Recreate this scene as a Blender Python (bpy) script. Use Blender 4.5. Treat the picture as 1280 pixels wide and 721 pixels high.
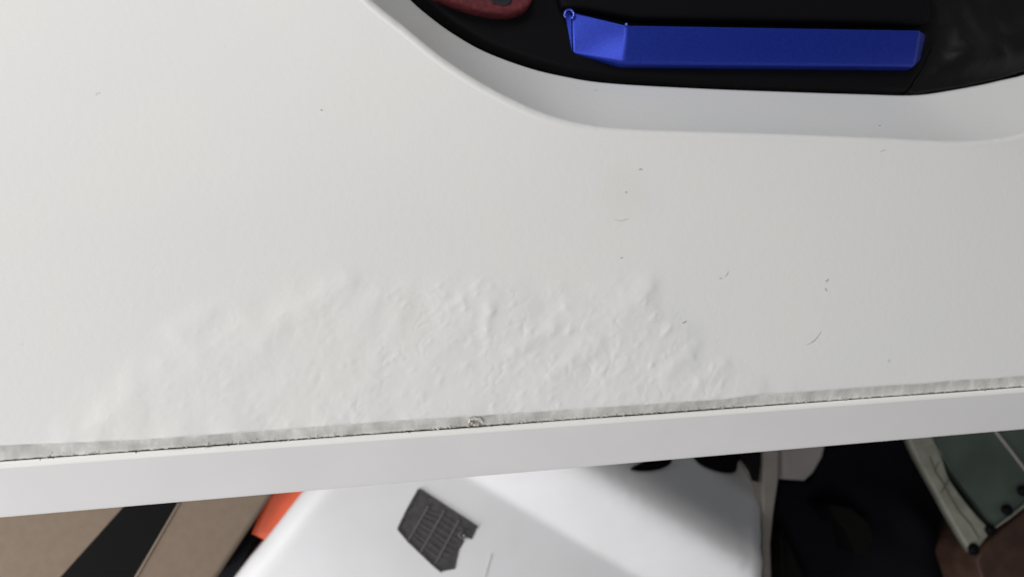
import bpy, bmesh, math, random
from mathutils import Vector, noise
from mathutils.geometry import delaunay_2d_cdt

random.seed(7)
scene = bpy.context.scene
for o in list(bpy.data.objects):
    bpy.data.objects.remove(o)
COL = scene.collection
R = math.radians

# ------------------------------------------------------------------ camera
YAW, PITCH, DIST = R(12.0), R(8.0), 0.275
FPX = 1005.0                                    # focal length in pixels of a 1280 px wide frame
VIEW = Vector((math.sin(YAW), math.sin(PITCH), -math.sqrt(1 - math.sin(YAW)**2 - math.sin(PITCH)**2)))
CAM = -VIEW * DIST
cam_data = bpy.data.cameras.new('camera')
cam = bpy.data.objects.new('camera', cam_data)
COL.objects.link(cam)
AX_X = VIEW.cross(Vector((0, 1, 0))).normalized()
AX_Y = AX_X.cross(VIEW).normalized()
from mathutils import Matrix
ROT = Matrix((AX_X, AX_Y, -VIEW)).transposed()
cam.matrix_world = Matrix.Translation(CAM) @ ROT.to_4x4()
cam_data.sensor_width = 36.0
cam_data.lens = 36.0 * FPX / 1280.0
cam_data.clip_start = 0.01
cam_data.clip_end = 50.0
cam_data.dof.use_dof = True
cam_data.dof.focus_distance = 0.285
cam_data.dof.aperture_fstop = 15.0
scene.camera = cam

# ------------------------------------------------------------------ light (a room: left and back windows, a ceiling, an added low fill)
world = bpy.data.worlds.new('World')
scene.world = world
world.use_nodes = True
world.node_tree.nodes['Background'].inputs[0].default_value = (0.93, 0.97, 1.0, 1)
world.node_tree.nodes['Background'].inputs[1].default_value = 0.12

def area(name, loc, target, sx, sy, power, color):
    d = bpy.data.lights.new(name, 'AREA')
    d.shape = 'RECTANGLE'; d.size = sx; d.size_y = sy; d.energy = power; d.color = color
    o = bpy.data.objects.new(name, d)
    COL.objects.link(o)
    o.location = loc
    o.rotation_euler = (Vector(target) - Vector(loc)).to_track_quat('-Z', 'Y').to_euler()
    return o
area('window_light', (-1.10, 0.24, 0.53), (0, 0, -0.1), 0.5, 0.6, 7.6, (0.985, 1.0, 0.975))
area('back_window_light', (-0.25, 0.75, 0.85), (0, 0.05, 0), 0.6, 0.5, 3.3, (1.0, 0.99, 0.98))
area('low_fill_light', (-0.80, -0.60, -0.16), (0.08, -0.10, -0.42), 0.5, 0.45, 9.0, (1.0, 0.985, 0.99))  # added fill below desk height that brightens the things on the floor
area('ceiling_light', (-0.55, -0.70, 1.15), (0, 0, 0), 0.7, 0.7, 8.2, (1.0, 0.955, 0.945))

scene.render.engine = 'CYCLES'
scene.cycles.use_denoising = True
scene.cycles.max_bounces = 8
vs = scene.view_settings
vs.view_transform = 'Standard'
vs.look = 'None'
vs.exposure = 0.0
vs.gamma = 1.0
vs.use_curve_mapping = False

# ------------------------------------------------------------------ helpers
def P(px, py, z):
    """the point of the horizontal plane z that the photograph shows at (px, py)"""
    d = VIEW + AX_X * ((px - 640.0) / FPX) - AX_Y * ((py - 360.5) / FPX)
    return CAM + d * ((z - CAM.z) / d.z)

def link(name, me, mat, parent=None, smooth=True):
    o = bpy.data.objects.new(name, me)
    COL.objects.link(o)
    if mat: me.materials.append(mat)
    if parent: o.parent = parent
    if smooth:
        for p in me.polygons: p.use_smooth = True
    return o

def mesh(name, verts, faces, mat, parent=None, smooth=True):
    me = bpy.data.meshes.new(name)
    me.from_pydata([tuple(v) for v in verts], [], faces)
    me.validate()
    bm = bmesh.new(); bm.from_mesh(me)
    bmesh.ops.recalc_face_normals(bm, faces=bm.faces)
    bm.to_mesh(me); bm.free()
    return link(name, me, mat, parent, smooth)

def thing(name, label, cat, group=None):
    o = bpy.data.objects.new(name, None)
    COL.objects.link(o)
    o.empty_display_size = 0.02
    tag(o, label, cat, group)
    return o

def tag(o, label, cat, group=None):
    o['label'] = label; o['category'] = cat
    if group: o['group'] = group
    return o

def bevel(o, w, seg=3, angle=25):
    m = o.modifiers.new('bevel', 'BEVEL')
    m.width = w; m.segments = seg; m.limit_method = 'ANGLE'; m.angle_limit = R(angle)
    m.harden_normals = False
    return o

def spline(pts, n, closed=False):
    """n samples of a Catmull-Rom curve through pts"""
    k = len(pts); out = []
    segs = k if closed else k - 1
    for i in range(n):
        u = i * segs / (n if closed else n - 1)
        a = min(int(u), segs - 1); f = u - a
        def g(j):
            if closed: return pts[j % k]
            return pts[max(0, min(k - 1, j))]
        p0, p1, p2, p3 = g(a - 1), g(a), g(a + 1), g(a + 2)
        out.append(tuple(0.5 * (2*b + (c - q)*f + (2*q - 5*b + 4*c - d)*f*f + (-q + 3*b - 3*c + d)*f**3)
                         for q, b, c, d in zip(p0, p1, p2, p3)))
    return out

def interp(x, tab):
    if x <= tab[0][0]:
        (x0, y0), (x1, y1) = tab[0], tab[1]
    elif x >= tab[-1][0]:
        (x0, y0), (x1, y1) = tab[-2], tab[-1]
    else:
        for (x0, y0), (x1, y1) in zip(tab, tab[1:]):
            if x0 <= x <= x1: break
    return y0 + (y1 - y0) * (x - x0) / (x1 - x0)

def sm(a, b, x):
    t = max(0.0, min(1.0, (x - a) / (b - a)))
    return t * t * (3 - 2 * t)

def inside(p, poly):
    c = False; j = len(poly) - 1
    for i in range(len(poly)):
        if (poly[i][1] > p[1]) != (poly[j][1] > p[1]):
            if p[0] < (poly[j][0]-poly[i][0])*(p[1]-poly[i][1])/(poly[j][1]-poly[i][1]) + poly[i][0]: c = not c
        j = i
    return c

def ccw(poly):
    a = sum(p[0]*q[1] - q[0]*p[1] for p, q in zip(poly, poly[1:] + poly[:1]))
    return poly if a > 0 else poly[::-1]

def offset(poly, d):
    """grow a counter-clockwise polygon by d"""
    out = []; n = len(poly)
    for i in range(n):
        a, b, c = Vector(poly[i-1][:2]), Vector(poly[i][:2]), Vector(poly[(i+1) % n][:2])
        e1 = (b - a).normalized(); e2 = (c - b).normalized()
        n1 = Vector((e1.y, -e1.x)); n2 = Vector((e2.y, -e2.x))
        m = n1 + n2
        m = m / max(0.35, m.dot(n1)) if m.length > 1e-6 else n1
        out.append((b.x + m.x*d, b.y + m.y*d))
    return out

def slab(name, poly, top, bottom, mat, parent=None, rnd=0.004, step=None, hf=None, extra=()):
    """a solid with the outline poly (world xy), a top at z = top + hf(x, y), rounded shoulders and straight sides"""
    poly = ccw([tuple(p[:2]) for p in poly])
    hf = hf or (lambda x, y: 0.0)
    n = len(poly)
    seg = 5 if rnd < 0.02 else 14
    rings = [offset(poly, -rnd * 1.25)]
    zs = [0.0]
    for k in range(seg + 1):
        a = k / seg * math.pi / 2
        rings.append(offset(poly, -rnd * (1 - math.sin(a))))
        zs.append(-rnd * (1 - math.cos(a)))
    pts = [Vector(p) for p in rings[0]]
    if step:
        xs = [p[0] for p in poly]; ys = [p[1] for p in poly]
        gx = min(xs)
        while gx < max(xs):
            gy = min(ys)
            while gy < max(ys):
                q = (gx + random.uniform(-.2, .2)*step, gy + random.uniform(-.2, .2)*step)
                if inside(q, offset(poly, -rnd*1.25 - step*.4)): pts.append(Vector(q))
                gy += step
            gx += step
    inner = offset(poly, -rnd*1.6)
    pts += [Vector(q) for q in extra if inside(q, inner)]
    vco, _, fcs, *_ = delaunay_2d_cdt(pts, [], [list(range(n))], 1, 1e-7)
    verts = [(v.x, v.y, top + hf(v.x, v.y)) for v in vco]
    faces = [list(f) for f in fcs]
    prev = list(range(n))
    for r, z in zip(rings[1:], zs[1:]):
        b = len(verts)
        verts += [(x, y, top + hf(x, y) + z) for x, y in r]
        for i in range(n):
            j = (i + 1) % n
            faces.append([prev[i], b + i, b + j, prev[j]])
        prev = list(range(b, b + n))
    b = len(verts)
    verts += [(x, y, bottom) for x, y in rings[-1]]
    for i in range(n):
        j = (i + 1) % n
        faces.append([prev[i], b + i, b + j, prev[j]])
    faces.append(list(range(b, b + n))[::-1])
    return mesh(name, verts, faces, mat, parent)

# ------------------------------------------------------------------ materials
def nodes(name):
    m = bpy.data.materials.new(name); m.use_nodes = True
    nt = m.node_tree
    return m, nt, nt.nodes['Principled BSDF'], nt.links.new

def material(name, color, rough=0.5, spec=0.5, metal=0.0, vary=0.0, vscale=200, bump=0.0, bscale=800, bdist=0.0004,
             color2=None, detail=4, coat=0.0):
    m, nt, bs, L = nodes(name)
    bs.inputs['Roughness'].default_value = rough
    bs.inputs['Specular IOR Level'].default_value = spec
    bs.inputs['Metallic'].default_value = metal
    bs.inputs['Coat Weight'].default_value = coat
    bs.inputs['Base Color'].default_value = (*color, 1)
    tc = nt.nodes.new('ShaderNodeTexCoord')
    if vary or color2:
        nz = nt.nodes.new('ShaderNodeTexNoise'); nz.inputs['Scale'].default_value = vscale
        nz.inputs['Detail'].default_value = detail
        L(tc.outputs['Object'], nz.inputs['Vector'])
        mix = nt.nodes.new('ShaderNodeMix'); mix.data_type = 'RGBA'
        c2 = color2 or tuple(max(0, c * (1 - vary)) for c in color)
        mix.inputs[6].default_value = (*color, 1); mix.inputs[7].default_value = (*c2, 1)
        mr = nt.nodes.new('ShaderNodeMapRange'); mr.inputs[1].default_value = 0.35; mr.inputs[2].default_value = 0.65
        L(nz.outputs['Fac'], mr.inputs[0]); L(mr.outputs[0], mix.inputs[0])
        L(mix.outputs[2], bs.inputs['Base Color'])
    if bump:
        nb = nt.nodes.new('ShaderNodeTexNoise'); nb.inputs['Scale'].default_value = bscale
        nb.inputs['Detail'].default_value = 3
        L(tc.outputs['Object'], nb.inputs['Vector'])
        bp = nt.nodes.new('ShaderNodeBump'); bp.inputs['Strength'].default_value = bump
        bp.inputs['Distance'].default_value = bdist
        L(nb.outputs['Fac'], bp.inputs['Height']); L(bp.outputs[0], bs.inputs['Normal'])
    return m

def foil_material():
    """white laminate foil: satin, faint orange peel, a few grime specks, faint yellowing"""
    m, nt, bs, L = nodes('white_foil')
    tc = nt.nodes.new('ShaderNodeTexCoord')
    bs.inputs['Roughness'].default_value = 0.5
    bs.inputs['Specular IOR Level'].default_value = 0.35
    a = nt.nodes.new('ShaderNodeTexNoise'); a.inputs['Scale'].default_value = 22; a.inputs['Detail'].default_value = 3
    L(tc.outputs['Object'], a.inputs['Vector'])
    mix = nt.nodes.new('ShaderNodeMix'); mix.data_type = 'RGBA'
    mix.inputs[6].default_value = (0.80, 0.797, 0.78, 1); mix.inputs[7].default_value = (0.79, 0.79, 0.79, 1)
    r = nt.nodes.new('ShaderNodeMapRange'); r.inputs[1].default_value = 0.4; r.inputs[2].default_value = 0.6
    L(a.outputs['Fac'], r.inputs[0]); L(r.outputs[0], mix.inputs[0])
    # faint tea-coloured ring stain right of centre
    sc = P(778, 243, 0)
    ds = nt.nodes.new('ShaderNodeVectorMath'); ds.operation = 'DISTANCE'; ds.inputs[1].default_value = tuple(sc)
    nd = nt.nodes.new('ShaderNodeTexNoise'); nd.inputs['Scale'].default_value = 110
    L(tc.outputs['Object'], nd.inputs['Vector'])
    L(tc.outputs['Object'], ds.inputs[0])
    ad = nt.nodes.new('ShaderNodeMath'); ad.operation = 'MULTIPLY_ADD'; ad.inputs[1].default_value = 0.012
    L(nd.outputs['Fac'], ad.inputs[0]); L(ds.outputs['Value'], ad.inputs[2])
    sr = nt.nodes.new('ShaderNodeMapRange'); sr.inputs[1].default_value = 0.020; sr.inputs[2].default_value = 0.010
    sr.inputs[3].default_value = 0.0; sr.inputs[4].default_value = 0.5
    L(ad.outputs[0], sr.inputs[0])
    stn = nt.nodes.new('ShaderNodeMix'); stn.data_type = 'RGBA'; stn.inputs[7].default_value = (0.77, 0.755, 0.70, 1)
    L(sr.outputs[0], stn.inputs[0]); L(mix.outputs[2], stn.inputs[6])
    mix = stn
    v = nt.nodes.new('ShaderNodeTexVoronoi'); v.inputs['Scale'].default_value = 75; v.inputs['Randomness'].default_value = 1
    wv = nt.nodes.new('ShaderNodeTexNoise'); wv.inputs['Scale'].default_value = 900
    va = nt.nodes.new('ShaderNodeVectorMath'); va.operation = 'MULTIPLY_ADD'
    va.inputs[1].default_value = (0.0016, 0.0016, 0.0016)
    L(tc.outputs['Object'], wv.inputs['Vector']); L(wv.outputs['Color'], va.inputs[0]); L(tc.outputs['Object'], va.inputs[2])
    L(va.outputs[0], v.inputs['Vector'])
    sz = nt.nodes.new('ShaderNodeMath'); sz.operation = 'MULTIPLY'; sz.inputs[1].default_value = 0.075
    pw = nt.nodes.new('ShaderNodeMath'); pw.operation = 'POWER'; pw.inputs[1].default_value = 5
    sep = nt.nodes.new('ShaderNodeSeparateColor')
    L(v.outputs['Color'], sep.inputs[0]); L(sep.outputs[0], pw.inputs[0]); L(pw.outputs[0], sz.inputs[0])
    lt = nt.nodes.new('ShaderNodeMath'); lt.operation = 'LESS_THAN'
    L(v.outputs['Distance'], lt.inputs[0]); L(sz.outputs[0], lt.inputs[1])
    fa = nt.nodes.new('ShaderNodeMath'); fa.operation = 'MULTIPLY'; fa.inputs[1].default_value = 0.22
    L(lt.outputs[0], fa.inputs[0])
    mx2 = nt.nodes.new('ShaderNodeMix'); mx2.data_type = 'RGBA'
    mx2.inputs[7].default_value = (0.25, 0.23, 0.2, 1)
    L(mix.outputs[2], mx2.inputs[6]); L(fa.outputs[0], mx2.inputs[0])
    L(mx2.outputs[2], bs.inputs['Base Color'])
    b1 = nt.nodes.new('ShaderNodeTexNoise'); b1.inputs['Scale'].default_value = 380; b1.inputs['Detail'].default_value = 4
    b1.inputs['Roughness'].default_value = 0.6
    L(tc.outputs['Object'], b1.inputs['Vector'])
    bp = nt.nodes.new('ShaderNodeBump'); bp.inputs['Strength'].default_value = 0.5; bp.inputs['Distance'].default_value = 0.00016
    L(b1.outputs['Fac'], bp.inputs['Height']); L(bp.outputs[0], bs.inputs['Normal'])
    return m

def core_material():
    """raw, glue-smeared board edge: grey-green fibres in streaks across the edge"""
    m, nt, bs, L = nodes('raw_board_edge')
    tc = nt.nodes.new('ShaderNodeTexCoord')
    mp = nt.nodes.new('ShaderNodeMapping'); mp.inputs['Rotation'].default_value = (0, 0, R(35)); mp.inputs['Scale'].default_value = (1.0, 0.35, 1)
    L(tc.outputs['Object'], mp.inputs['Vector'])
    n1 = nt.nodes.new('ShaderNodeTexNoise'); n1.inputs['Scale'].default_value = 190; n1.inputs['Detail'].default_value = 6
    n1.inputs['Roughness'].default_value = 0.6
    L(mp.outputs[0], n1.inputs['Vector'])
    cr = nt.nodes.new('ShaderNodeValToRGB')
    e = cr.color_ramp.elements
    e[0].position = 0.30; e[0].color = (0.56, 0.56, 0.53, 1)
    e[1].position = 0.70; e[1].color = (0.90, 0.895, 0.865, 1)
    x = cr.color_ramp.elements.new(0.5); x.color = (0.70, 0.70, 0.67, 1)
    L(n1.outputs['Fac'], cr.inputs[0]); L(cr.outputs[0], bs.inputs['Base Color'])
    bs.inputs['Roughness'].default_value = 0.75
    bs.inputs['Specular IOR Level'].default_value = 0.25
    n2 = nt.nodes.new('ShaderNodeTexNoise'); n2.inputs['Scale'].default_value = 900; n2.inputs['Detail'].default_value = 5
    L(mp.outputs[0], n2.inputs['Vector'])
    bp = nt.nodes.new('ShaderNodeBump'); bp.inputs['Strength'].default_value = 0.35; bp.inputs['Distance'].default_value = 0.0002
    L(n2.outputs['Fac'], bp.inputs['Height']); L(bp.outputs[0], bs.inputs['Normal'])
    return m

M_FOIL = foil_material()
M_CORE = core_material()
M_STRIP = material('white_edge_plastic', (0.81, 0.808, 0.808), 0.42, 0.35, vary=0.03, vscale=40, bump=0.15, bscale=500, bdist=0.0001)
M_CRUMB = material('dark_crumb', (0.22, 0.20, 0.17), 0.9, 0.2, vary=0.5, vscale=900)
M_GLUE = material('dried_glue', (0.66, 0.60, 0.52), 0.6, 0.3, vary=0.35, vscale=500, bump=0.6, bscale=1500)
M_GAP = material('dark_gap', (0.05, 0.048, 0.042), 0.9, 0.1)
M_MARK = material('grime_mark', (0.60, 0.59, 0.57), 0.8, 0.2, vary=0.3, vscale=1500)
M_SPECK = material('dark_speck', (0.36, 0.34, 0.32), 0.8, 0.2)
M_BLACK = material('black_plastic', (0.004, 0.004, 0.005), 0.6, 0.08, bump=0.2, bscale=900, bdist=0.0002)
M_BLACKG = material('black_film', (0.006, 0.0058, 0.0058), 0.4, 0.18, bump=0.2, bscale=60, bdist=0.004)
M_RED = material('dull_red_rubber', (0.13, 0.022, 0.028), 0.6, 0.25, vary=0.4, vscale=500, bump=0.6, bscale=1800)
M_KNURL = material('black_rubber', (0.015, 0.015, 0.02), 0.6, 0.4)
M_FLOOR = material('dark_floor', (0.012, 0.012, 0.015), 0.8, 0.2, vary=0.4, vscale=30, bump=0.5, bscale=400, bdist=0.002)
M_CARD = material('brown_card', (0.215, 0.165, 0.125), 0.85, 0.2, vary=0.08, vscale=160, bump=0.10, bscale=600, detail=12)
M_TAPE = material('black_tape', (0.008, 0.0075, 0.0075), 0.7, 0.05, bump=0.2, bscale=200)
M_TAPEEDGE = material('tape_edge', (0.30, 0.24, 0.19), 0.7, 0.2)
M_ORANGE = material('orange_plastic', (0.80, 0.125, 0.045), 0.45, 0.4, vary=0.15, vscale=40)
M_WHITE = material('white_plastic', (0.77, 0.77, 0.785), 0.42, 0.4, vary=0.04, vscale=25, bump=0.12, bscale=250, bdist=0.0003)
M_FLANGE = material('shaded_flange', (0.24, 0.22, 0.20), 0.6, 0.3, vary=0.15, vscale=40)  # housing flange darkened: the shade under the desk put into its colour
M_GRILLE = material('dark_grille', (0.080, 0.076, 0.079), 0.7, 0.25, vary=0.3, vscale=250)
M_RIB = material('grille_rib', (0.12, 0.12, 0.125), 0.6, 0.3)
M_SLAT = material('grille_slat', (0.105, 0.10, 0.104), 0.7, 0.25)
M_CLOTH = material('black_cloth', (0.006, 0.006, 0.009), 0.9, 0.1, bump=0.4, bscale=300, bdist=0.001)
M_GREYCLOTH = material('charcoal_cloth', (0.008, 0.0078, 0.007), 0.9, 0.1, bump=0.4, bscale=300, bdist=0.001)
M_BLOCK = material('grey_white_block', (0.33, 0.31, 0.30), 0.6, 0.3, vary=0.1, vscale=30)
M_GREEN = material('green_panel', (0.095, 0.125, 0.105), 0.3, 0.45, vary=0.35, vscale=12)
M_CREAM = material('cream_border', (0.32, 0.325, 0.27), 0.55, 0.3, vary=0.25, vscale=60, bump=0.3, bscale=200)
M_WOOD = material('red_brown_wood', (0.085, 0.045, 0.033), 0.6, 0.3, vary=0.4, vscale=45)

def blue_material():
    m, nt, bs, L = nodes('blue_anodised')
    tc = nt.nodes.new('ShaderNodeTexCoord')
    bs.inputs['Base Color'].default_value = (0.030, 0.055, 0.50, 1)
    bs.inputs['Metallic'].default_value = 0.55
    bs.inputs['Roughness'].default_value = 0.40
    v = nt.nodes.new('ShaderNodeTexVoronoi'); v.inputs['Scale'].default_value = 2200
    L(tc.outputs['Object'], v.inputs['Vector'])
    mr = nt.nodes.new('ShaderNodeMix'); mr.data_type = 'RGBA'
    mr.inputs[6].default_value = (0.010, 0.028, 0.33, 1); mr.inputs[7].default_value = (0.015, 0.042, 0.40, 1)
    sp = nt.nodes.new('ShaderNodeSeparateColor')
    L(v.outputs['Color'], sp.inputs[0]); L(sp.outputs[0], mr.inputs[0]); L(mr.outputs[2], bs.inputs['Base Color'])
    n = nt.nodes.new('ShaderNodeTexNoise'); n.inputs['Scale'].default_value = 2500
    L(tc.outputs['Object'], n.inputs['Vector'])
    bp = nt.nodes.new('ShaderNodeBump'); bp.inputs['Strength'].default_value = 0.25; bp.inputs['Distance'].default_value = 0.00004
    L(n.outputs['Fac'], bp.inputs['Height']); L(bp.outputs[0], bs.inputs['Normal'])
    return m
M_BLUE = blue_material()

# ------------------------------------------------------------------ the setting
FLOOR_Z = -0.72
fl = mesh('floor', [(-3, -3, FLOOR_Z), (3, -3, FLOOR_Z), (3, 3, FLOOR_Z), (-3, 3, FLOOR_Z)], [(0, 1, 2, 3)], M_FLOOR)
fl['kind'] = 'structure'
fl['label'] = 'dark floor far below the white desk'

# ------------------------------------------------------------------ the desk
desk = thing('desk', 'white laminated desk board with blistered water-swollen foil and a split front edging', 'desk')
# edge frame: s runs along the crack between board and edging, t runs back over the board
Z_LIP = -0.003
c0, c1 = P(0, 576.5, Z_LIP), P(1280, 483.5, Z_LIP)
S = (c1 - c0); S.z = 0; S.normalize()
T = Vector((-S.y, S.x, 0))
ORG = P(640, 530.0, Z_LIP); ORG.z = 0
def W(s, t, z): return ORG + S*s + T*t + Vector((0, 0, z))
def ST(p):
    d = Vector((p.x, p.y, 0)) - ORG
    return d.dot(S), d.dot(T)

edge_tab = []
for px, py in [(-40, 557.5), (0, 556), (90, 552.5), (180, 548.6), (280, 541.4), (390, 533.3), (500, 525), (600, 518.8), (680, 513.6), (790, 506.3),
               (905, 498.3), (945, 493.8), (1010, 488.8), (1100, 482.3), (1190, 476), (1280, 469.7), (1330, 466.3)]:
    edge_tab.append(ST(P(px, py, 0)))
S_LEFT, S_RIGHT, T_BACK, T_FINE = -0.285, 0.62, 0.40, 0.068
def t_edge(s):
    w = noise.noise(Vector((s*220, 3.1, 0))) * 0.00012 + noise.noise(Vector((s*60, 9.1, 0))) * 0.0002
    return interp(max(edge_tab[0][0], min(edge_tab[-1][0], s)), edge_tab) + w

# outline of the blistered zone (s, t), read off the photograph
blister = [ST(P(px, py, 0)) for px, py in
           [(60, 560), (95, 515), (150, 470), (215, 425), (250, 392), (330, 372), (430, 345), (520, 352), (600, 345), (690, 362), (760, 362), (815, 350),
            (840, 380), (880, 430), (930, 465), (985, 492), (950, 520), (500, 560)]]
def seg_dist(p, a, b):
    ax, ay = a; bx, by = b
    dx, dy = bx-ax, by-ay
    u = max(0, min(1, ((p[0]-ax)*dx + (p[1]-ay)*dy) / (dx*dx + dy*dy)))
    return math.hypot(p[0]-ax-u*dx, p[1]-ay-u*dy)
BR = list(zip(blister, blister[1:] + blister[:1]))
def ridge(px0, py0, px1, py1, w, h):
    return ST(P(px0, py0, 0)), ST(P(px1, py1, 0)), w, h
ridges = [ridge(225, 415, 258, 395, .0050, .00050), ridge(385, 385, 435, 352, .0045, .0006), ridge(765, 398, 808, 356, .0042, .0007),
          ridge(607, 415, 611, 385, .0024, .00065), ridge(562, 385, 578, 375, .0015, .0004), ridge(640, 440, 690, 410, .0030, .0005),
          ridge(330, 430, 350, 405, .0035, .0004), ridge(470, 445, 500, 400, .0035, .0004), ridge(690, 470, 745, 430, .0035, .0005),
          ridge(830, 470, 870, 430, .0030, .0005), ridge(870, 480, 905, 455, .0025, .0005), ridge(140, 505, 200, 460, .0060, .0002)]
RAND = random.Random(3)
pimples = []
for k in range(520):
    q = (RAND.uniform(-.16, .12), RAND.uniform(0.004, .062))
    pimples.append((q, RAND.uniform(.0004, .0014), RAND.uniform(.00003, .00020), RAND.uniform(.5, 1.1)))
CELL = {}
for pm in pimples:
    (qs, qt), r, h, a = pm
    for i in range(int((qs-.006)//.004), int((qs+.006)//.004)+1):
        for j in range(int((qt-.006)//.004), int((qt+.006)//.004)+1):
            CELL.setdefault((i, j), []).append(pm)

def swell(s, t):
    if not (-0.19 < s < 0.14) or t > T_FINE: return 0.0
    d = min(seg_dist((s, t), a, b) for a, b in BR)
    if not inside((s, t), blister): d = -d
    jag = noise.noise(Vector((s*120, t*120, 5))) * 0.004
    m = sm(-0.006, 0.008, d + jag)
    if m <= 0: return 0.0
    # diagonal grain of the lifted foil
    u = s*0.82 + t*0.57; v = -s*0.57 + t*0.82
    big = noise.noise(Vector((u*70, v*110, 1.7)))
    mid = noise.noise(Vector((u*190, v*250, 8.3)))
    gra = noise.noise(Vector((u*330 + mid, v*420, 3.3)))
    sml = noise.noise(Vector((u*620, v*760, 4.4)))
    bub = noise.noise(Vector((s*350, t*350, 12.0)))
    bub = max(0.0, bub - 0.05)
    cre = 1 - abs(noise.noise(Vector((u*150 + big*.6, v*300, 2.2)))) * 2
    cre = max(0.0, cre - 0.80) / 0.20 * sm(-0.1, 0.3, noise.noise(Vector((s*90, t*90, 21.0))))
    fine = 0.45 + 0.55 * sm(-.11, .02, s)
    clu = 0.40 + 0.8 * sm(-0.15, 0.35, noise.noise(Vector((s*75, t*75, 31.0))))
    h = 0.00075 * sm(-0.005, 0.014, d + jag) + m * (0.00022*big + fine*(0.000085*mid + clu*(0.000055*gra + 0.000022*sml + 0.00014*bub)) - 0.00013*cre*fine)
    for (a, b, w, hh) in ridges:
        dd = seg_dist((s, t), a, b)
        if dd < w*2.5: h += hh * 0.5 * math.exp(-(dd/w)**2 * 1.4)
    for (q, r, hh, asp) in CELL.get((int(s//.004), int(t//.004)), ()):
        du = (s-q[0])*0.82 + (t-q[1])*0.57; dv = -(s-q[0])*0.57 + (t-q[1])*0.82
        e = (du/(r*1.5))**2 + (dv/(r*asp))**2
        if e < 6: h += hh * m * fine * math.exp(-e)
    return h * sm(T_FINE, T_FINE - .006, t)

def lift(s):
    """the swollen rim of the board stands higher along the split"""
    return 0.0009 * sm(-.19, -.10, s) * sm(.16, .06, s)

# board: fine strip along the front edge
ss = []
x = S_LEFT
while x < S_RIGHT:
    ss.append(x)
    x += 0.00052 if -0.185 < x < 0.23 else 0.006
ss.append(S_RIGHT)
NR = 128
verts, faces = [], []
for s in ss:
    te = t_edge(s)
    verts.append(W(s, te + 0.0004, -0.0016))
    verts.append(W(s, te - 0.0001, -0.0006))
    for j in range(NR + 1):
        t = te + (T_FINE - te) * (j / NR)
        z = swell(s, t) + lift(s) * math.exp(-((t - te)/.011)**2) * sm(T_FINE, .03, t)
        if j == 0: z -= 0.00022
        elif j == 1: z -= 0.00004
        verts.append(W(s, t, z))
K = NR + 3
for i in range(len(ss) - 1):
    for j in range(K - 1):
        a = i*K + j
        faces.append((a, a + K, a + K + 1, a + 1))
top_row = [i*K + K - 1 for i in range(len(ss))]

# the moulded recess: rim on the board face and the foot of its sloping wall
Z_FOOT = -0.026
rim_px = [(330, -260), (385, -110), (430, -38), (462, 0), (505, 35), (556, 76), (615, 113), (680, 143.5), (735, 158), (790, 163.5), (880, 166.5), (990, 169.5),
          (1100, 174), (1190, 178), (1240, 175.5), (1285, 166), (1345, 140), (1410, 80), (1455, 0), (1470, -120), (1440, -260), (1300, -360), (880, -385), (480, -355)]
foot_px = [(400, -240), (445, -100), (480, -34), (511, 0), (535, 21), (566, 43.5), (606, 66), (660, 86), (705, 97), (760, 105.5), (870, 112), (985, 116.5),
           (1080, 119.5), (1145, 120.7), (1195, 114), (1250, 103), (1300, 88), (1350, 48), (1385, -10), (1395, -110), (1370, -225), (1260, -310), (880, -330), (520, -310)]
NL = 420
rim = [P(x, y, 0) for x, y in spline(rim_px, NL, True)]
foot = [P(x, y, Z_FOOT) for x, y in spline(foot_px, NL, True)]
rim2 = [(p.x, p.y) for p in rim]
if ccw(rim2) is not rim2:
    rim.reverse(); foot.reverse(); rim2.reverse()
sup = offset(rim2, 0.0030)
loops = [[Vector((x, y, 0)) for x, y in sup], [Vector((x, y, 0.00008)) for x, y in offset(rim2, 0.0026)]]
# rounded shoulder then straight wall, then the drop into the tray
for k in range(8):
    a = k / 7.0
    l = []
    for i in range(NL):
        d = foot[i] - rim[i]
        rr = 0.0015 + 0.0006*sm(0.045, -0.01, rim[i].x)
        n = Vector((d.x, d.y, 0)).normalized()
        slope = d.normalized()
        p0 = rim[i] - n * rr; p2 = rim[i] + slope * rr
        q = p0*(1-a)**2 + rim[i]*2*a*(1-a) + p2*a*a
        wob = noise.noise(Vector((i*0.9, 2.0, 0))) * 0.00010 + noise.noise(Vector((i*0.23, 7.0, 0))) * 0.00012
        l.append(q + Vector((0, 0, wob * math.sin(a*math.pi) + 0.00034*(1 - a)**0.5)))
    loops.append(l)
for f in (0.25, 0.5, 0.75, 0.93, 0.98, 1.0):
    loops.append([rim[i].lerp(foot[i], f) + Vector((0, 0, -0.0010*math.sin(f*math.pi))) for i in range(NL)])
ft2 = [(p.x, p.y) for p in foot]
fin = offset(ft2, -0.0009)
loops.append([Vector((x, y, Z_FOOT - 0.0012)) for x, y in fin])
loops.append([Vector((x, y, Z_FOOT - 0.030)) for x, y in fin])

base = len(verts)
for l in loops: verts += l
for k in range(len(loops) - 1):
    for i in range(NL):
        j = (i + 1) % NL
        a = base + k*NL
        faces.append((a + i, a + j, a + NL + j, a + NL + i))
faces.append([base + (len(loops)-1)*NL + i for i in range(NL)])
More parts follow.
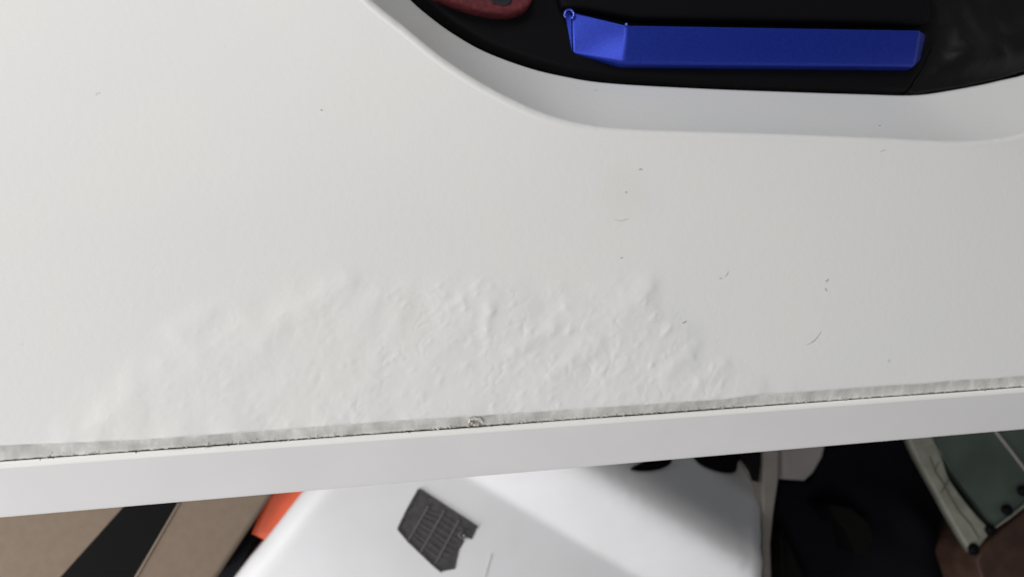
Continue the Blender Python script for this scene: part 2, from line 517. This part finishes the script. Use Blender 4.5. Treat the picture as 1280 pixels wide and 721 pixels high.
# flat rest of the board: constrained triangulation between fine strip, outer sides and recess
pl = [Vector(verts[i][:2]) for i in top_row]
outer = [W(S_RIGHT, T_BACK, 0), W((S_LEFT+S_RIGHT)/2, T_BACK, 0), W(S_LEFT, T_BACK, 0)]
pl += [Vector((p.x, p.y)) for p in outer]
n_out = len(pl)
pl += [Vector(p) for p in sup]
cons = [(i, (i+1) % n_out) for i in range(n_out)] + [(n_out + i, n_out + (i+1) % NL) for i in range(NL)]
vco, _, fcs, ov, *_ = delaunay_2d_cdt(pl, cons, [], 0, 1e-8)
idx = {}
outer_base = len(verts)
verts += outer
for vi, src in enumerate(ov):
    s0 = src[0]
    if s0 < len(top_row): idx[vi] = top_row[s0]
    elif s0 < n_out: idx[vi] = outer_base + s0 - len(top_row)
    else: idx[vi] = base + s0 - n_out
outpoly = [tuple(p) for p in pl[:n_out]]
flat = []
for f in fcs:
    c = sum((vco[i] for i in f), Vector((0, 0))) / len(f)
    if inside(c, sup) or not inside(c, outpoly): continue
    flat.append([idx[i] for i in f])
faces += flat
# underside and ends
UZ = -0.020
ub = len(verts)
umap = {}
for f in flat:
    for i in f:
        if i not in umap:
            umap[i] = len(verts); verts.append(Vector((verts[i][0], verts[i][1], UZ)))
faces += [[umap[i] for i in f][::-1] for f in flat]
for a, b in ((top_row[-1], outer_base), (outer_base, outer_base+1), (outer_base+1, outer_base+2), (outer_base+2, top_row[0])):
    faces.append([a, umap[a], umap[b], b])
me = bpy.data.meshes.new('board')
me.from_pydata([tuple(v) for v in verts], [], [list(f) for f in faces])
link('board', me, M_FOIL, desk)
# front block under the fine strip
v = []
for s in (S_LEFT, S_RIGHT):
    v += [W(s, 0.0008, -0.0035), W(s, T_FINE, -0.0035), W(s, T_FINE, UZ), W(s, 0.0008, UZ)]
mesh('board_core', v, [(0, 1, 5, 4), (1, 2, 6, 5), (2, 3, 7, 6), (3, 0, 4, 7), (0, 3, 2, 1), (4, 5, 6, 7)], M_CORE, desk, smooth=False)

# exposed raw edge between foil and edging
ss2 = [s for s in ss]
NC = 12
verts, faces = [], []
for s in ss2:
    te = t_edge(s)
    for j in range(NC + 1):
        f = j / NC
        t = te + 0.0006 + (0.00035 - te - 0.0006) * f
        z = -0.0013 + (-0.0036 + 0.0013) * (f**0.7) + lift(s) * (1 - f)**2 * 0.6
        n1 = noise.noise(Vector(((s*.64 + t*.77)*170, (t*.64 - s*.77)*330, 3))) + 0.5*noise.noise(Vector((s*130, t*60, 13)))
        n2 = noise.noise(Vector((s*900, t*900, 6)))
        z += (0.00016*n1 + 0.00005*n2) * (0.25 + math.sin(f*math.pi)*.75)
        t += 0.00012*n2
        if j == NC: t += max(0, noise.noise(Vector((s*700, 1, 1)))) * -0.0004
        verts.append(W(s, t, z))
K = NC + 1
for i in range(len(ss2) - 1):
    for j in range(K - 1):
        a = i*K + j
        faces.append((a, a + K, a + K + 1, a + 1))
o = mesh('raw_edge', verts, faces, M_CORE, desk)
o['label'] = 'rough pale raw board edge laid bare along the split'
# dark bottom of the split
mesh('split_gap', [W(S_LEFT, 0.001, -0.0046), W(S_RIGHT, 0.001, -0.0046), W(S_RIGHT, -0.0012, -0.0046), W(S_LEFT, -0.0012, -0.0046)],
     [(0, 1, 2, 3)], M_GAP, desk, smooth=False)

# edging strip: narrow rounded lip, sloping face, return to the underside
ob = P(640, 591.2, -0.019)
n_bot = -ST(ob)[1]
prof = [(0.00006, -0.0060), (0.00006, -0.0036), (0.00022, -0.0031), (0.00055, -0.0029), (0.0013, -0.0029)]
lip = 0.00185
prof += [(lip, -0.0030), (lip + 0.0003, -0.0032), (lip + 0.0006, -0.0036)]
prof += [(lip + 0.0012, -0.0042), (lip + (n_bot-lip)*.3, -0.003 - .016*.31), (lip + (n_bot-lip)*.65, -0.003 - .016*.66),
         (n_bot - 0.0010, -0.0180), (n_bot - 0.0002, -0.0188), (n_bot, -0.0193), (n_bot - 0.0003, -0.0200), (n_bot - 0.0012, -0.0205), (n_bot - 0.008, -0.0208), (-0.001, -0.0210)]
verts, faces = [], []
se = [S_LEFT - 0.001 + i*0.004 for i in range(int((S_RIGHT - S_LEFT)/0.004) + 2)]
for s in se:
    g = noise.noise(Vector((s*26, 0, 0))) * 0.00012
    for (n, z) in prof: verts.append(W(s, -n + (g if n < .001 else 0), z))
K = len(prof)
for i in range(len(se) - 1):
    for j in range(K - 1):
        a = i*K + j
        faces.append((a, a + K, a + K + 1, a + 1))
faces.append(list(range(K))); faces.append([(len(se)-1)*K + j for j in range(K)][::-1])
es = mesh('edge_strip', verts, faces, M_STRIP, desk)
M_LIP = material('edge_lip_highlight', (0.90, 0.90, 0.87), 0.45, 0.4)  # paler than the strip: the lip's highlight line put into the colour
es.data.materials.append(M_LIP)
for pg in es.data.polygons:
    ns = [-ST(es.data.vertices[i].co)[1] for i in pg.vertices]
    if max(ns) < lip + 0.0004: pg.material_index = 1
es['label'] = 'white plastic edging strip with a bright rounded lip below the split'

def blob(c, r, sub, amp, seed, sq=(1, 1, 1)):
    bm = bmesh.new()
    bmesh.ops.create_icosphere(bm, subdivisions=sub, radius=1.0)
    for v in bm.verts:
        k = 1 + amp * noise.noise(v.co * 1.7 + Vector((seed, 0, 0)))
        v.co = Vector((v.co.x*sq[0], v.co.y*sq[1], v.co.z*sq[2])) * (k * r) + Vector(c)
    return bm
def merge(bms, name, mat, parent):
    out = bpy.data.meshes.new(name)
    allb = bmesh.new()
    for b in bms:
        t = bpy.data.meshes.new('t'); b.to_mesh(t); b.free(); allb.from_mesh(t); bpy.data.meshes.remove(t)
    allb.to_mesh(out); allb.free()
    return link(name, out, mat, parent)

# torn curl of foil and glue standing in the split
cs, _ = ST(P(593, 531, -0.002))
o = None
def curl_pts(r, da):
    out = []
    for i in range(12):
        a = R(165) - i/11*R(170)
        out.append(W(cs + 0.0004 + math.cos(a)*r*1.3 + 0.0006*noise.noise(Vector((i*.8, da, 0))), 0.0012 + math.sin(a)*r*0.95 + 0.0006*noise.noise(Vector((i*.8, da, 9))), -0.0024 + 0.0010*math.sin(a) + 0.0002*noise.noise(Vector((i, da, 3)))))
    return out
o = merge([blob(W(cs + 0.0009, 0.0009, -0.0031), 0.0009, 3, .9, 2, (1.3, .8, .7)), blob(W(cs - 0.0018, 0.0013, -0.0030), 0.0007, 3, .9, 7, (1.6, .7, .7)), blob(W(cs - 0.0006, 0.0016, -0.0028), 0.0007, 2, .7, 5)], 'glue_lump', M_GLUE, desk)
# crumbs along the split: countless grains
bl = []; RC = random.Random(11)
for k in range(330):
    s = RC.uniform(-.17, .20)
    dens = 0.35 + 0.65*sm(0.05, 0.35, noise.noise(Vector((s*45, 0, 2)))) if s < 0.09 else 0.15
    if RC.random() > dens: continue
    bl.append(blob(W(s, RC.gauss(0.0001, 0.00022), -0.00295), RC.uniform(.00007, .00020), 1, .8, k, (RC.uniform(.8, 2.2), 1, .8)))
o = merge(bl, 'crumbs', M_CRUMB, desk); o['kind'] = 'stuff'
bl = []
for k in range(300):
    s = RC.uniform(-.17, .20)
    if noise.noise(Vector((s*38, 4, 2))) < -0.1: continue
    bl.append(blob(W(s, RC.gauss(0.0006, 0.0003), -0.0031), RC.uniform(.00010, .00028), 1, .8, k, (RC.uniform(.8, 2.2), 1, .8)))
o = merge(bl, 'fibre_crumbs', M_CORE, desk); o['kind'] = 'stuff'

# grime: small flat smears lying on the foil, each a thin raised flake
def smear(name, pts, w, mat, z=0.00003):
    sp = spline([tuple(P(x, y, 0))[:2] for x, y in pts], 14)
    v, f = [], []
    for i, (x, y) in enumerate(sp):
        a = sp[max(0, i-1)]; b = sp[min(13, i+1)]
        d = Vector((b[0]-a[0], b[1]-a[1])); d.normalize()
        ww = w * (0.25 + 0.75*math.sin(math.pi*(i+.5)/14)) * (0.7 + 0.6*random.random())
        for k, zz in ((-1, 0), (0, 1), (1, 0)):
            xx, yy = x - d.y*ww*k, y + d.x*ww*k
            s_, t_ = ST(Vector((xx, yy, 0)))
            v.append((xx, yy, swell(s_, t_) + z*(1 if zz == 0 else 3)))
    for i in range(13):
        for k in range(2):
            f.append((i*3+k, i*3+3+k, i*3+4+k, i*3+1+k))
    return mesh(name, v, f, mat, desk)
smear('speck', [(781.5, 241), (783, 240), (784, 241.5)], .00022, M_SPECK)
smear('speck', [(852, 404), (856, 402.5), (858, 401)], .0002, M_SPECK)
smear('speck', [(906, 346), (909, 343), (910.5, 339)], .00012, M_SPECK)
smear('speck', [(899, 348.5), (901, 347.5), (903, 349)], .00018, M_MARK)
smear('speck', [(798, 213), (801, 211.5), (803, 213)], .0003, M_MARK)
smear('speck', [(775, 322), (777, 322.5), (779, 321.5)], .00025, M_MARK)
smear('speck', [(400, 137), (402, 138), (403, 139)], .00025, M_MARK)
smear('speck', [(1098, 157), (1099.5, 157.5), (1101, 157)], .0002, M_SPECK)
smear('scuff', [(1008, 431), (1016, 427), (1022, 421), (1027, 413)], .00025, M_MARK)
smear('scuff', [(767, 274), (776, 276), (786, 273)], .00022, material('faint_mark', (0.62, 0.62, 0.60), .7, .2))
smear('scuff', [(1032, 352), (1036, 349)], .0004, M_MARK)
smear('scuff', [(1031, 360), (1034, 364)], .0003, M_MARK)
smear('scuff', [(845, 487), (853, 488), (858, 486.5)], .0003, M_MARK)
smear('scuff', [(1100, 190), (1104, 188.5), (1108, 187)], .00012, M_MARK)
smear('scuff', [(372, 502), (380, 499), (387, 496)], .0001, M_MARK)

# ------------------------------------------------------------------ the black device in the recess
FIN = [(x, y) for x, y in fin]
dev = thing('device', 'black plastic device with a blue metal bar lying in the moulded white recess', 'device')
dev_poly = [P(x, y, -0.034) for x, y in
            [(519, -2), (541, 19), (570, 40), (609, 62.5), (662, 82), (706, 93.5), (760, 101.5), (870, 108), (985, 112.5), (1080, 115), (1128, 116),
             (1146, 90), (1160, 62), (1163, 20), (1150, -60), (1120, -160), (1000, -210), (800, -225), (560, -215), (450, -160), (470, -60)]]
DZ = -0.0545
dev_poly = [(p.x, p.y) for p in dev_poly]
slab('body', dev_poly, -0.0285, DZ, M_BLACK, dev, rnd=0.003)
def facets(name, pts, faces_, base_z, mat, parent, bw):
    """a solid whose visible top is a set of flat facets given by corner points"""
    me = bpy.data.meshes.new(name)
    me.from_pydata([tuple(p) for p in pts], [], faces_)
    bm = bmesh.new(); bm.from_mesh(me)
    ed = [e for e in bm.edges if len(e.link_faces) == 1]
    r = bmesh.ops.extrude_edge_only(bm, edges=ed)
    nv = [g for g in r['geom'] if isinstance(g, bmesh.types.BMVert)]
    for v in nv: v.co.z = base_z
    bmesh.ops.holes_fill(bm, edges=[e for e in bm.edges if len(e.link_faces) == 1])
    bmesh.ops.recalc_face_normals(bm, faces=bm.faces)
    bm.to_mesh(me); bm.free()
    o = link(name, me, mat, parent, True)
    bevel(o, bw, 3, 15)
    return o
zt = -0.0160
bar = facets('blue_bar', [P(714, 14, -0.0270), P(783, 31, zt), P(1150, 37.5, zt), P(1158, 43, -0.0240),
                          P(1151, 75, -0.0265), P(1143, 83.5, -0.0240), P(780, 79.5, -0.0240), P(716, 67, -0.0284)],
             [(0, 1, 6, 7), (1, 2, 5, 6), (2, 3, 4, 5)], -0.031, M_BLUE, dev, 0.0011)
bar['label'] = 'blue anodised metal bar with slanted end facets'
# dark shoulder above and left of the bar
shp = [P(x, y, -0.027) for x, y in [(700, 12), (716, 12), (790, 27), (1150, 34), (1158, 28), (1150, -60), (1120, -140), (760, -140), (690, -60), (694, -10)]]
slab('shoulder', [(p.x, p.y) for p in shp], -0.0235, -0.031, M_BLACK, dev, rnd=0.002)
# dark blue side return at the left end of the bar with a curled highlight modelled as a glossy tube
ll = [P(703, 16, -0.0290), P(714, 14, -0.0272), P(716, 68, -0.0284), P(706, 60, -0.0300)]
facets('bar_return', ll, [(0, 1, 2, 3)], -0.032, M_BLUE, dev, 0.0004)
M_BLUEG = material('blue_gloss', (0.05, 0.09, 0.6), 0.15, 0.8, metal=0.4, coat=1.0)
def tube(name, pts, r, mat, parent, nseg=8):
    v, f = [], []
    n = len(pts)
    for i, p in enumerate(pts):
        d = (Vector(pts[min(n-1, i+1)]) - Vector(pts[max(0, i-1)])).normalized()
        a = d.cross(Vector((0, 0, 1)))
        if a.length < 1e-4: a = d.cross(Vector((1, 0, 0)))
        a.normalize(); b = d.cross(a)
        rr = r * (0.6 if i in (0, n-1) else 1)
        for k in range(nseg):
            an = 2*math.pi*k/nseg
            v.append(Vector(p) + a*(math.cos(an)*rr) + b*(math.sin(an)*rr))
    for i in range(n-1):
        for k in range(nseg):
            l = (k+1) % nseg
            f.append((i*nseg+k, i*nseg+l, (i+1)*nseg+l, (i+1)*nseg+k))
    f.append(tuple(range(nseg))[::-1]); f.append(tuple((n-1)*nseg+k for k in range(nseg)))
    return mesh(name, v, f, mat, parent)
o = tube('torn_curl', curl_pts(0.0019, 1), 0.00042, M_CORE, desk)
o['label'] = 'small torn curl of foil standing up in the split'
highlight_c = P(711.5, 18.5, -0.0265)
pts = []
for i in range(13):
    a = R(-60) + i/12*R(290)
    q = P(711.5 + 5.5*math.cos(-a)*1.05, 18.5 + 6.0*math.sin(-a), -0.0262)
    pts.append(q)
tube('lip', pts, 0.00055, M_BLUEG, bar)  # bright glossy tube standing in for the curled highlight
merge([blob(P(783, 31, -0.0160), .0007, 2, .1, 1)], 'corner_bead', M_BLUEG, bar)
# red tab with a black studded pad
rp = [P(x, y, -0.0235) for x, y in spline([(535, -14), (560, 1), (596, 13), (628, 18), (652, 14), (664, 4), (667, -12), (660, -40), (600, -50), (550, -40)], 40, True)]
tab = slab('red_tab', [(p.x, p.y) for p in rp], -0.0225, -0.030, M_RED, dev, rnd=0.0016)
pp = [P(x, y, -0.0222) for x, y in spline([(612, 0), (622, 6), (634, 7), (640, 1), (636, -10), (618, -10)], 20, True)]
pad = slab('pad', [(p.x, p.y) for p in pp], -0.0220, -0.0232, M_KNURL, tab, rnd=0.0004)
bl = []
for i in range(9):
    for j in range(6):
        q = P(613 + i*3.1 + (j % 2)*1.5, -11 + j*2.9, -0.0219)
        if inside((q.x, q.y), ccw([(p.x, p.y) for p in pp])): bl.append(blob(q, .00036, 1, .2, i, (1, 1, .7)))
o = merge(bl, 'studs', M_KNURL, pad); o['kind'] = 'stuff'

# crumpled black film at the right of the device
fo = [P(x, y, -0.033) for x, y in
      [(1134, 115.5), (1146, 116.5), (1195, 110), (1248, 99), (1296, 84), (1342, 45), (1374, -10), (1383, -105), (1350, -190), (1250, -240), (1150, -225), (1135, -160), (1153, -60), (1166, 20), (1162.5, 63), (1148, 91)]]
fo = [(p.x, p.y) for p in fo]
def film_h(x, y):
    a = noise.noise(Vector((x*28 + y*16, y*34 - x*10, 2)))
    b = noise.noise(Vector((x*60, y*90, 5)))
    f0 = ccw(fo)
    d = min(seg_dist((x, y), p, q) for p, q in zip(f0, f0[1:] + f0[:1]))
    return (0.006*a + 0.0022*(1 - abs(b))) * sm(0.0, 0.012, d) + 0.003*sm(0, .02, d)
film = slab('film', fo, -0.0315, DZ, M_BLACKG, None, rnd=0.0006, step=0.0022, hf=film_h)
tag(film, 'crumpled black plastic film beside the device in the white recess', 'plastic film')

# ------------------------------------------------------------------ things on the floor below the desk
# cardboard box with black tape
BZ = -0.44
box = thing('cardboard_box', 'brown cardboard box with a black tape band below the desk edge', 'box')
bp_ = [P(x, y, BZ) for x, y in [(368, 575), (338, 621), (271, 721), (215, 805), (40, 900), (-420, 780), (-240, 480), (60, 500)]]
bp_ = [(p.x, p.y) for p in bp_]
slab('carton', bp_, BZ, FLOOR_Z + 0.002, M_CARD, box, rnd=0.004)
tp = [P(x, y, BZ + .0008) for x, y in [(192, 590), (258, 572), (222, 628), (168, 721), (140, 770), (36, 765), (75, 721), (155, 632)]]
slab('tape', [(p.x, p.y) for p in tp], BZ + 0.0009, BZ - 0.001, M_TAPE, box, rnd=0.0003)
te_ = [P(x, y, BZ + .0016) for x, y in [(222.5, 628), (224.5, 628), (170.5, 721), (142, 770), (140, 770), (168, 721)]]
slab('tape_edge', [(p.x, p.y) for p in te_], BZ + 0.0014, BZ - 0.001, M_TAPEEDGE, box, rnd=0.0002)

# orange tub
OZ = -0.455
op_ = [P(x, y, OZ) for x, y in [(340, 590), (332, 617), (324, 640), (313, 668), (330, 676), (380, 690), (470, 640), (470, 570)]]
ob_ = slab('orange_tub', [(p.x, p.y) for p in op_], OZ, FLOOR_Z + .002, M_ORANGE, None, rnd=0.006)
tag(ob_, 'bright orange plastic tub wedged between brown box and white appliance', 'tub')

# white appliance: flat lid part, a crease, a bank rising to the right, a far slope in shade
AZ = -0.43
app = thing('appliance', 'white plastic appliance housing with a dark vent grille below the desk', 'appliance')
a0, a1 = P(590, 597, AZ), P(800, 721, AZ)
U = (a1 - a0); U.z = 0; U.normalize()
N = Vector((-U.y, U.x, 0))
def bank(x, y):
    p = Vector((x, y, 0)) - Vector((a0.x, a0.y, 0))
    w = p.dot(N); u = p.dot(U)
    if w < -0.01: h = 0.0
    else:
        h = 0.0
        # slope profile integrated: 0 -> +0.55 across the crease, flat over the crest, then -0.75
        n = 60
        for k in range(n):
            q = -0.01 + (w + 0.01) * (k + .5) / n
            sl = 0.62*sm(-0.005, 0.005, q) - 1.95*sm(0.034, 0.088, q)
            h += sl * (w + 0.01) / n
    e = min(0, w)
    h -= 0.7 * max(0, -w - 0.08)**2
    return max(h, -0.2)
def onbank(px, py):
    z = AZ
    for _ in range(25):
        q = P(px, py, z)
        z = 0.5*z + 0.5*(AZ + bank(q.x, q.y))
    return q
ap = [onbank(x, y) for x, y in [(440, 560), (400, 590), (381, 612), (366, 631), (349, 653), (330, 677), (310, 700), (291, 724), (268, 760), (250, 830), (300, 930), (600, 960),
                                (900, 900), (955, 800), (963, 721), (961, 690), (960, 650), (960, 610), (961, 570), (963, 530), (900, 490), (700, 500), (560, 520)]]
ap = [(p.x, p.y) for p in ap]
apd = []
for i in range(len(ap)):
    a, b = Vector(ap[i]), Vector(ap[(i+1) % len(ap)])
    k = max(1, int((b - a).length / 0.008))
    for j in range(k): apd.append(tuple(a.lerp(b, j/k)))
crease = []
for k in range(220):
    for w in (-0.005, -0.0025, 0.0, 0.0025, 0.005):
        q = Vector((a0.x, a0.y, 0)) + U*(-0.2 + k*0.0025) + N*w
        crease.append((q.x, q.y))
house = slab('housing', apd, AZ, FLOOR_Z + .002, M_WHITE, app, rnd=0.020, step=0.006, hf=bank, extra=crease)
# side flange on the right
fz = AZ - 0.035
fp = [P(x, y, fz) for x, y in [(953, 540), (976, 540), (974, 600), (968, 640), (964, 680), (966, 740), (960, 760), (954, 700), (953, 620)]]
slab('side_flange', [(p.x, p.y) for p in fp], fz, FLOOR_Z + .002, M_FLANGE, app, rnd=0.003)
# dark openings near the back of the bank
def slot(pxs, dz=0.003):
    v = [onbank(x, y) for x, y in spline(pxs, 36, True)]
    n = len(v)
    top = [p + Vector((0, 0, dz)) for p in v]; bot = [p + Vector((0, 0, -0.02)) for p in v]
    f = [list(range(n))] + [[i, (i+1) % n, n + (i+1) % n, n + i] for i in range(n)] + [list(range(n, 2*n))[::-1]]
    return mesh('slot', top + bot, f, M_BLACK, app, smooth=False)
slot([(788, 586), (806, 576), (832, 566), (838, 576), (828, 584), (808, 588)])
slot([(866, 570), (875, 580), (890, 587), (905, 590.5), (917, 589), (920, 580), (921, 560), (866, 560)])
sl3 = [P(x, y, fz + .003) for x, y in [(919, 545), (924, 566), (936, 579), (944, 590), (948, 602), (951, 580), (952, 545)]]
slab('slot', [(p.x, p.y) for p in sl3], fz + .003, fz - .01, M_BLACK, app, rnd=0.0005)
# vent grille on the flat part
gz = AZ + 0.0008
gr_px = [(523.6, 611), (560, 635), (596.7, 658.8), (590, 673.9), (584, 672), (579, 667), (576, 671), (580.7, 675.5), (574, 687.3), (571, 700), (569, 710.8), (552, 714),
         (542, 705.8), (510, 675.5), (497.6, 660.4), (509, 637)]
gp = [P(x, y, gz) for x, y in gr_px]
grille = slab('grille', [(p.x, p.y) for p in gp], gz, AZ - 0.004, M_GRILLE, app, rnd=0.0008)
grille['label'] = 'dark slatted vent grille with a torn right corner'
def strip(name, p0, p1, w, z, h, mat, parent):
    a, b = P(*p0, z), P(*p1, z)
    d = (b - a); d.z = 0; d.normalize(); nrm = Vector((-d.y, d.x, 0)) * w
    v = [a-nrm, a+nrm, b+nrm, b-nrm]
    v = v + [q + Vector((0, 0, h)) for q in v]
    return mesh(name, v, [(0, 1, 2, 3), (4, 5, 6, 7), (0, 1, 5, 4), (1, 2, 6, 5), (2, 3, 7, 6), (3, 0, 4, 7)], mat, parent, smooth=False)
bars = [((535.4, 631.9), (510.6, 674.0)), ((555.5, 637), (525.8, 689)), ((574, 648.7), (544.2, 703))]
for p0, p1 in bars: strip('rib', p0, p1, 0.0007, gz, 0.0011, M_RIB, grille)
# border
for i in range(len(gr_px)):
    p0, p1 = gr_px[i], gr_px[(i+1) % len(gr_px)]
    if i in (0, 1, 13, 14, 15, 11, 12): strip('rim', p0, p1, 0.0009, gz, 0.0007, M_GRILLE, grille)
# slats across the columns
cols = [(((523, 616), (501, 659))), bars[0], bars[1], bars[2], (((592, 660), (566, 709)))]
for c in range(1, 4):
    (a0_, a1_), (b0_, b1_) = cols[c], cols[c+1]
    for k in range(1, 8):
        f = (k + random.uniform(-.12, .12)) / 8
        p = (a0_[0] + (a1_[0]-a0_[0])*f, a0_[1] + (a1_[1]-a0_[1])*f)
        q = (b0_[0] + (b1_[0]-b0_[0])*f, b0_[1] + (b1_[1]-b0_[1])*f)
        if c == 3 and k > 1: q = (p[0] + (q[0]-p[0])*.55, p[1] + (q[1]-p[1])*.55)
        strip('slat', p, q, 0.0004, gz, 0.0006, M_SLAT, grille)
tc_ = [P(579 + 5*math.cos(a/9*5), 668 + 4*math.sin(a/9*5), gz + .002) for a in range(10)]
tube('torn_flap', tc_, 0.0009, M_RIB, grille)
# hair-thin scratch on the lid
strip('scratch', (614, 692), (606, 721), 0.0006, AZ + 0.0002, 0.0003, material('faint_scratch', (0.62, 0.62, 0.62), .6, .3), app)

# pale block behind the appliance
KZ = -0.52
kp = [P(x, y, KZ) for x, y in [(978, 530), (979, 599), (1008, 601), (1018, 592), (1030, 572), (1040, 530)]]
o = slab('storage_block', [(p.x, p.y) for p in kp], KZ, FLOOR_Z + .002, M_BLOCK, None, rnd=0.006)
tag(o, 'small pale grey block in shade between white appliance and black cloth', 'block')

# black cloth heap with a charcoal fold
CZ = -0.60
cp = [P(x, y, CZ) for x, y in [(975, 602), (1012, 603), (1036, 560), (1120, 540), (1150, 570), (1180, 630), (1212, 700), (1226, 740), (1200, 850), (1000, 850), (980, 760), (966, 680)]]
cp = ccw([(p.x, p.y) for p in cp])
def cloth_h(x, y):
    d = min(seg_dist((x, y), p, q) for p, q in zip(cp, cp[1:] + cp[:1]))
    return (0.03*noise.noise(Vector((x*9, y*9, 4))) + 0.012*noise.noise(Vector((x*24 + y*8, y*20, 1)))) * sm(0, .05, d) + 0.02*sm(0, .06, d)
o = slab('cloth_heap', cp, CZ, FLOOR_Z + .002, M_CLOTH, None, rnd=0.006, step=0.010, hf=cloth_h)
tag(o, 'black cloth heap on the floor right of the white appliance', 'cloth')
gp2 = ccw([(p.x, p.y) for p in [P(x, y, -0.56) for x, y in [(1028, 628), (1055, 632), (1078, 650), (1085, 675), (1072, 692), (1060, 690), (1050, 665), (1036, 645)]]])
o = slab('cloth_fold', gp2, -0.545, -0.62, M_GREYCLOTH, bpy.data.objects['cloth_heap'], rnd=0.004)
# brown leg-like strap at the foot of the appliance
sp2 = [(p.x, p.y) for p in [P(x, y, -0.58) for x, y in [(967, 660), (972, 662), (985, 690), (1004, 730), (990, 760), (968, 750)]]]
o = slab('strap', sp2, -0.565, FLOOR_Z + .002, M_GREYCLOTH, None, rnd=0.004)
tag(o, 'dark brown strap end beside the foot of the white appliance', 'strap')

# green panel with cream border and studs
GZ = -0.50
tank = thing('framed_panel', 'dark green panel with a cracked cream border and round studs', 'panel')
gpn = [P(x, y, GZ) for x, y in [(1160, 540), (1340, 500), (1400, 560), (1290, 630), (1242, 660), (1222, 630), (1190, 590)]]
slab('green_sheet', [(p.x, p.y) for p in gpn], GZ, GZ - 0.02, M_GREEN, tank, rnd=0.002)
cb = [(1128, 530), (1146, 570), (1172, 617), (1196, 660), (1216, 692), (1240, 662)]
cb_in = [(1240, 662), (1228, 652), (1207, 628), (1186, 598), (1176, 570), (1165, 546), (1158, 525)]
cpt = [P(x, y, GZ + .004) for x, y in spline(cb[:-1], 16) + spline(cb_in, 18)]
slab('border', [(p.x, p.y) for p in cpt], GZ + 0.005, GZ - 0.006, M_CREAM, tank, rnd=0.0015)
M_CRACK = material('crack', (0.10, 0.10, 0.075), .8, .2)
tube('crack', [P(x, y, GZ + .0052) for x, y in [(1162, 570), (1170, 590), (1180, 605), (1186, 617), (1200, 640), (1213, 655), (1224, 672)]], 0.0008, M_CRACK, tank)
tube('crack', [P(x, y, GZ + .0052) for x, y in [(1176, 616), (1182, 606), (1186, 598)]], 0.0008, M_CRACK, tank)
tube('crack', [P(x, y, GZ + .0052) for x, y in [(1168, 590), (1171, 581), (1175, 576)]], 0.0006, M_CRACK, tank)
tube('piping', [P(x, y, GZ + .001) for x, y in [(1238, 530), (1246, 541), (1262, 561), (1281, 586), (1310, 620)]], 0.0017, M_BLOCK, tank)
tube('piping', [P(x, y, GZ + .003) for x, y in [(1241, 661), (1262, 646), (1285, 627), (1320, 600)]], 0.0014, M_CREAM, tank)
for x, y in ((1217, 686), (1238, 662), (1259, 637), (1279, 613)):
    c = P(x, y, GZ + .007)
    o = merge([blob(c, 0.0062, 3, .08, x, (1, 1, .8))], 'stud', M_BLACK, tank)

WZ = -0.51
wp = [P(x, y, WZ) for x, y in [(1221, 700), (1236, 676), (1285, 634), (1340, 600), (1420, 760), (1262, 830)]]
o = slab('wooden_board', [(p.x, p.y) for p in wp], WZ, FLOOR_Z + .002, M_WOOD, None, rnd=0.003)
tag(o, 'reddish brown wooden board at lower right beside the studded panel', 'board')
o = slab('support_post', [(p.x, p.y) for p in [P(x, y, GZ) for x, y in [(1250, 560), (1350, 540), (1350, 590), (1270, 610)]]], GZ - 0.0195, FLOOR_Z + .002, M_BLACK, tank, rnd=0.003)
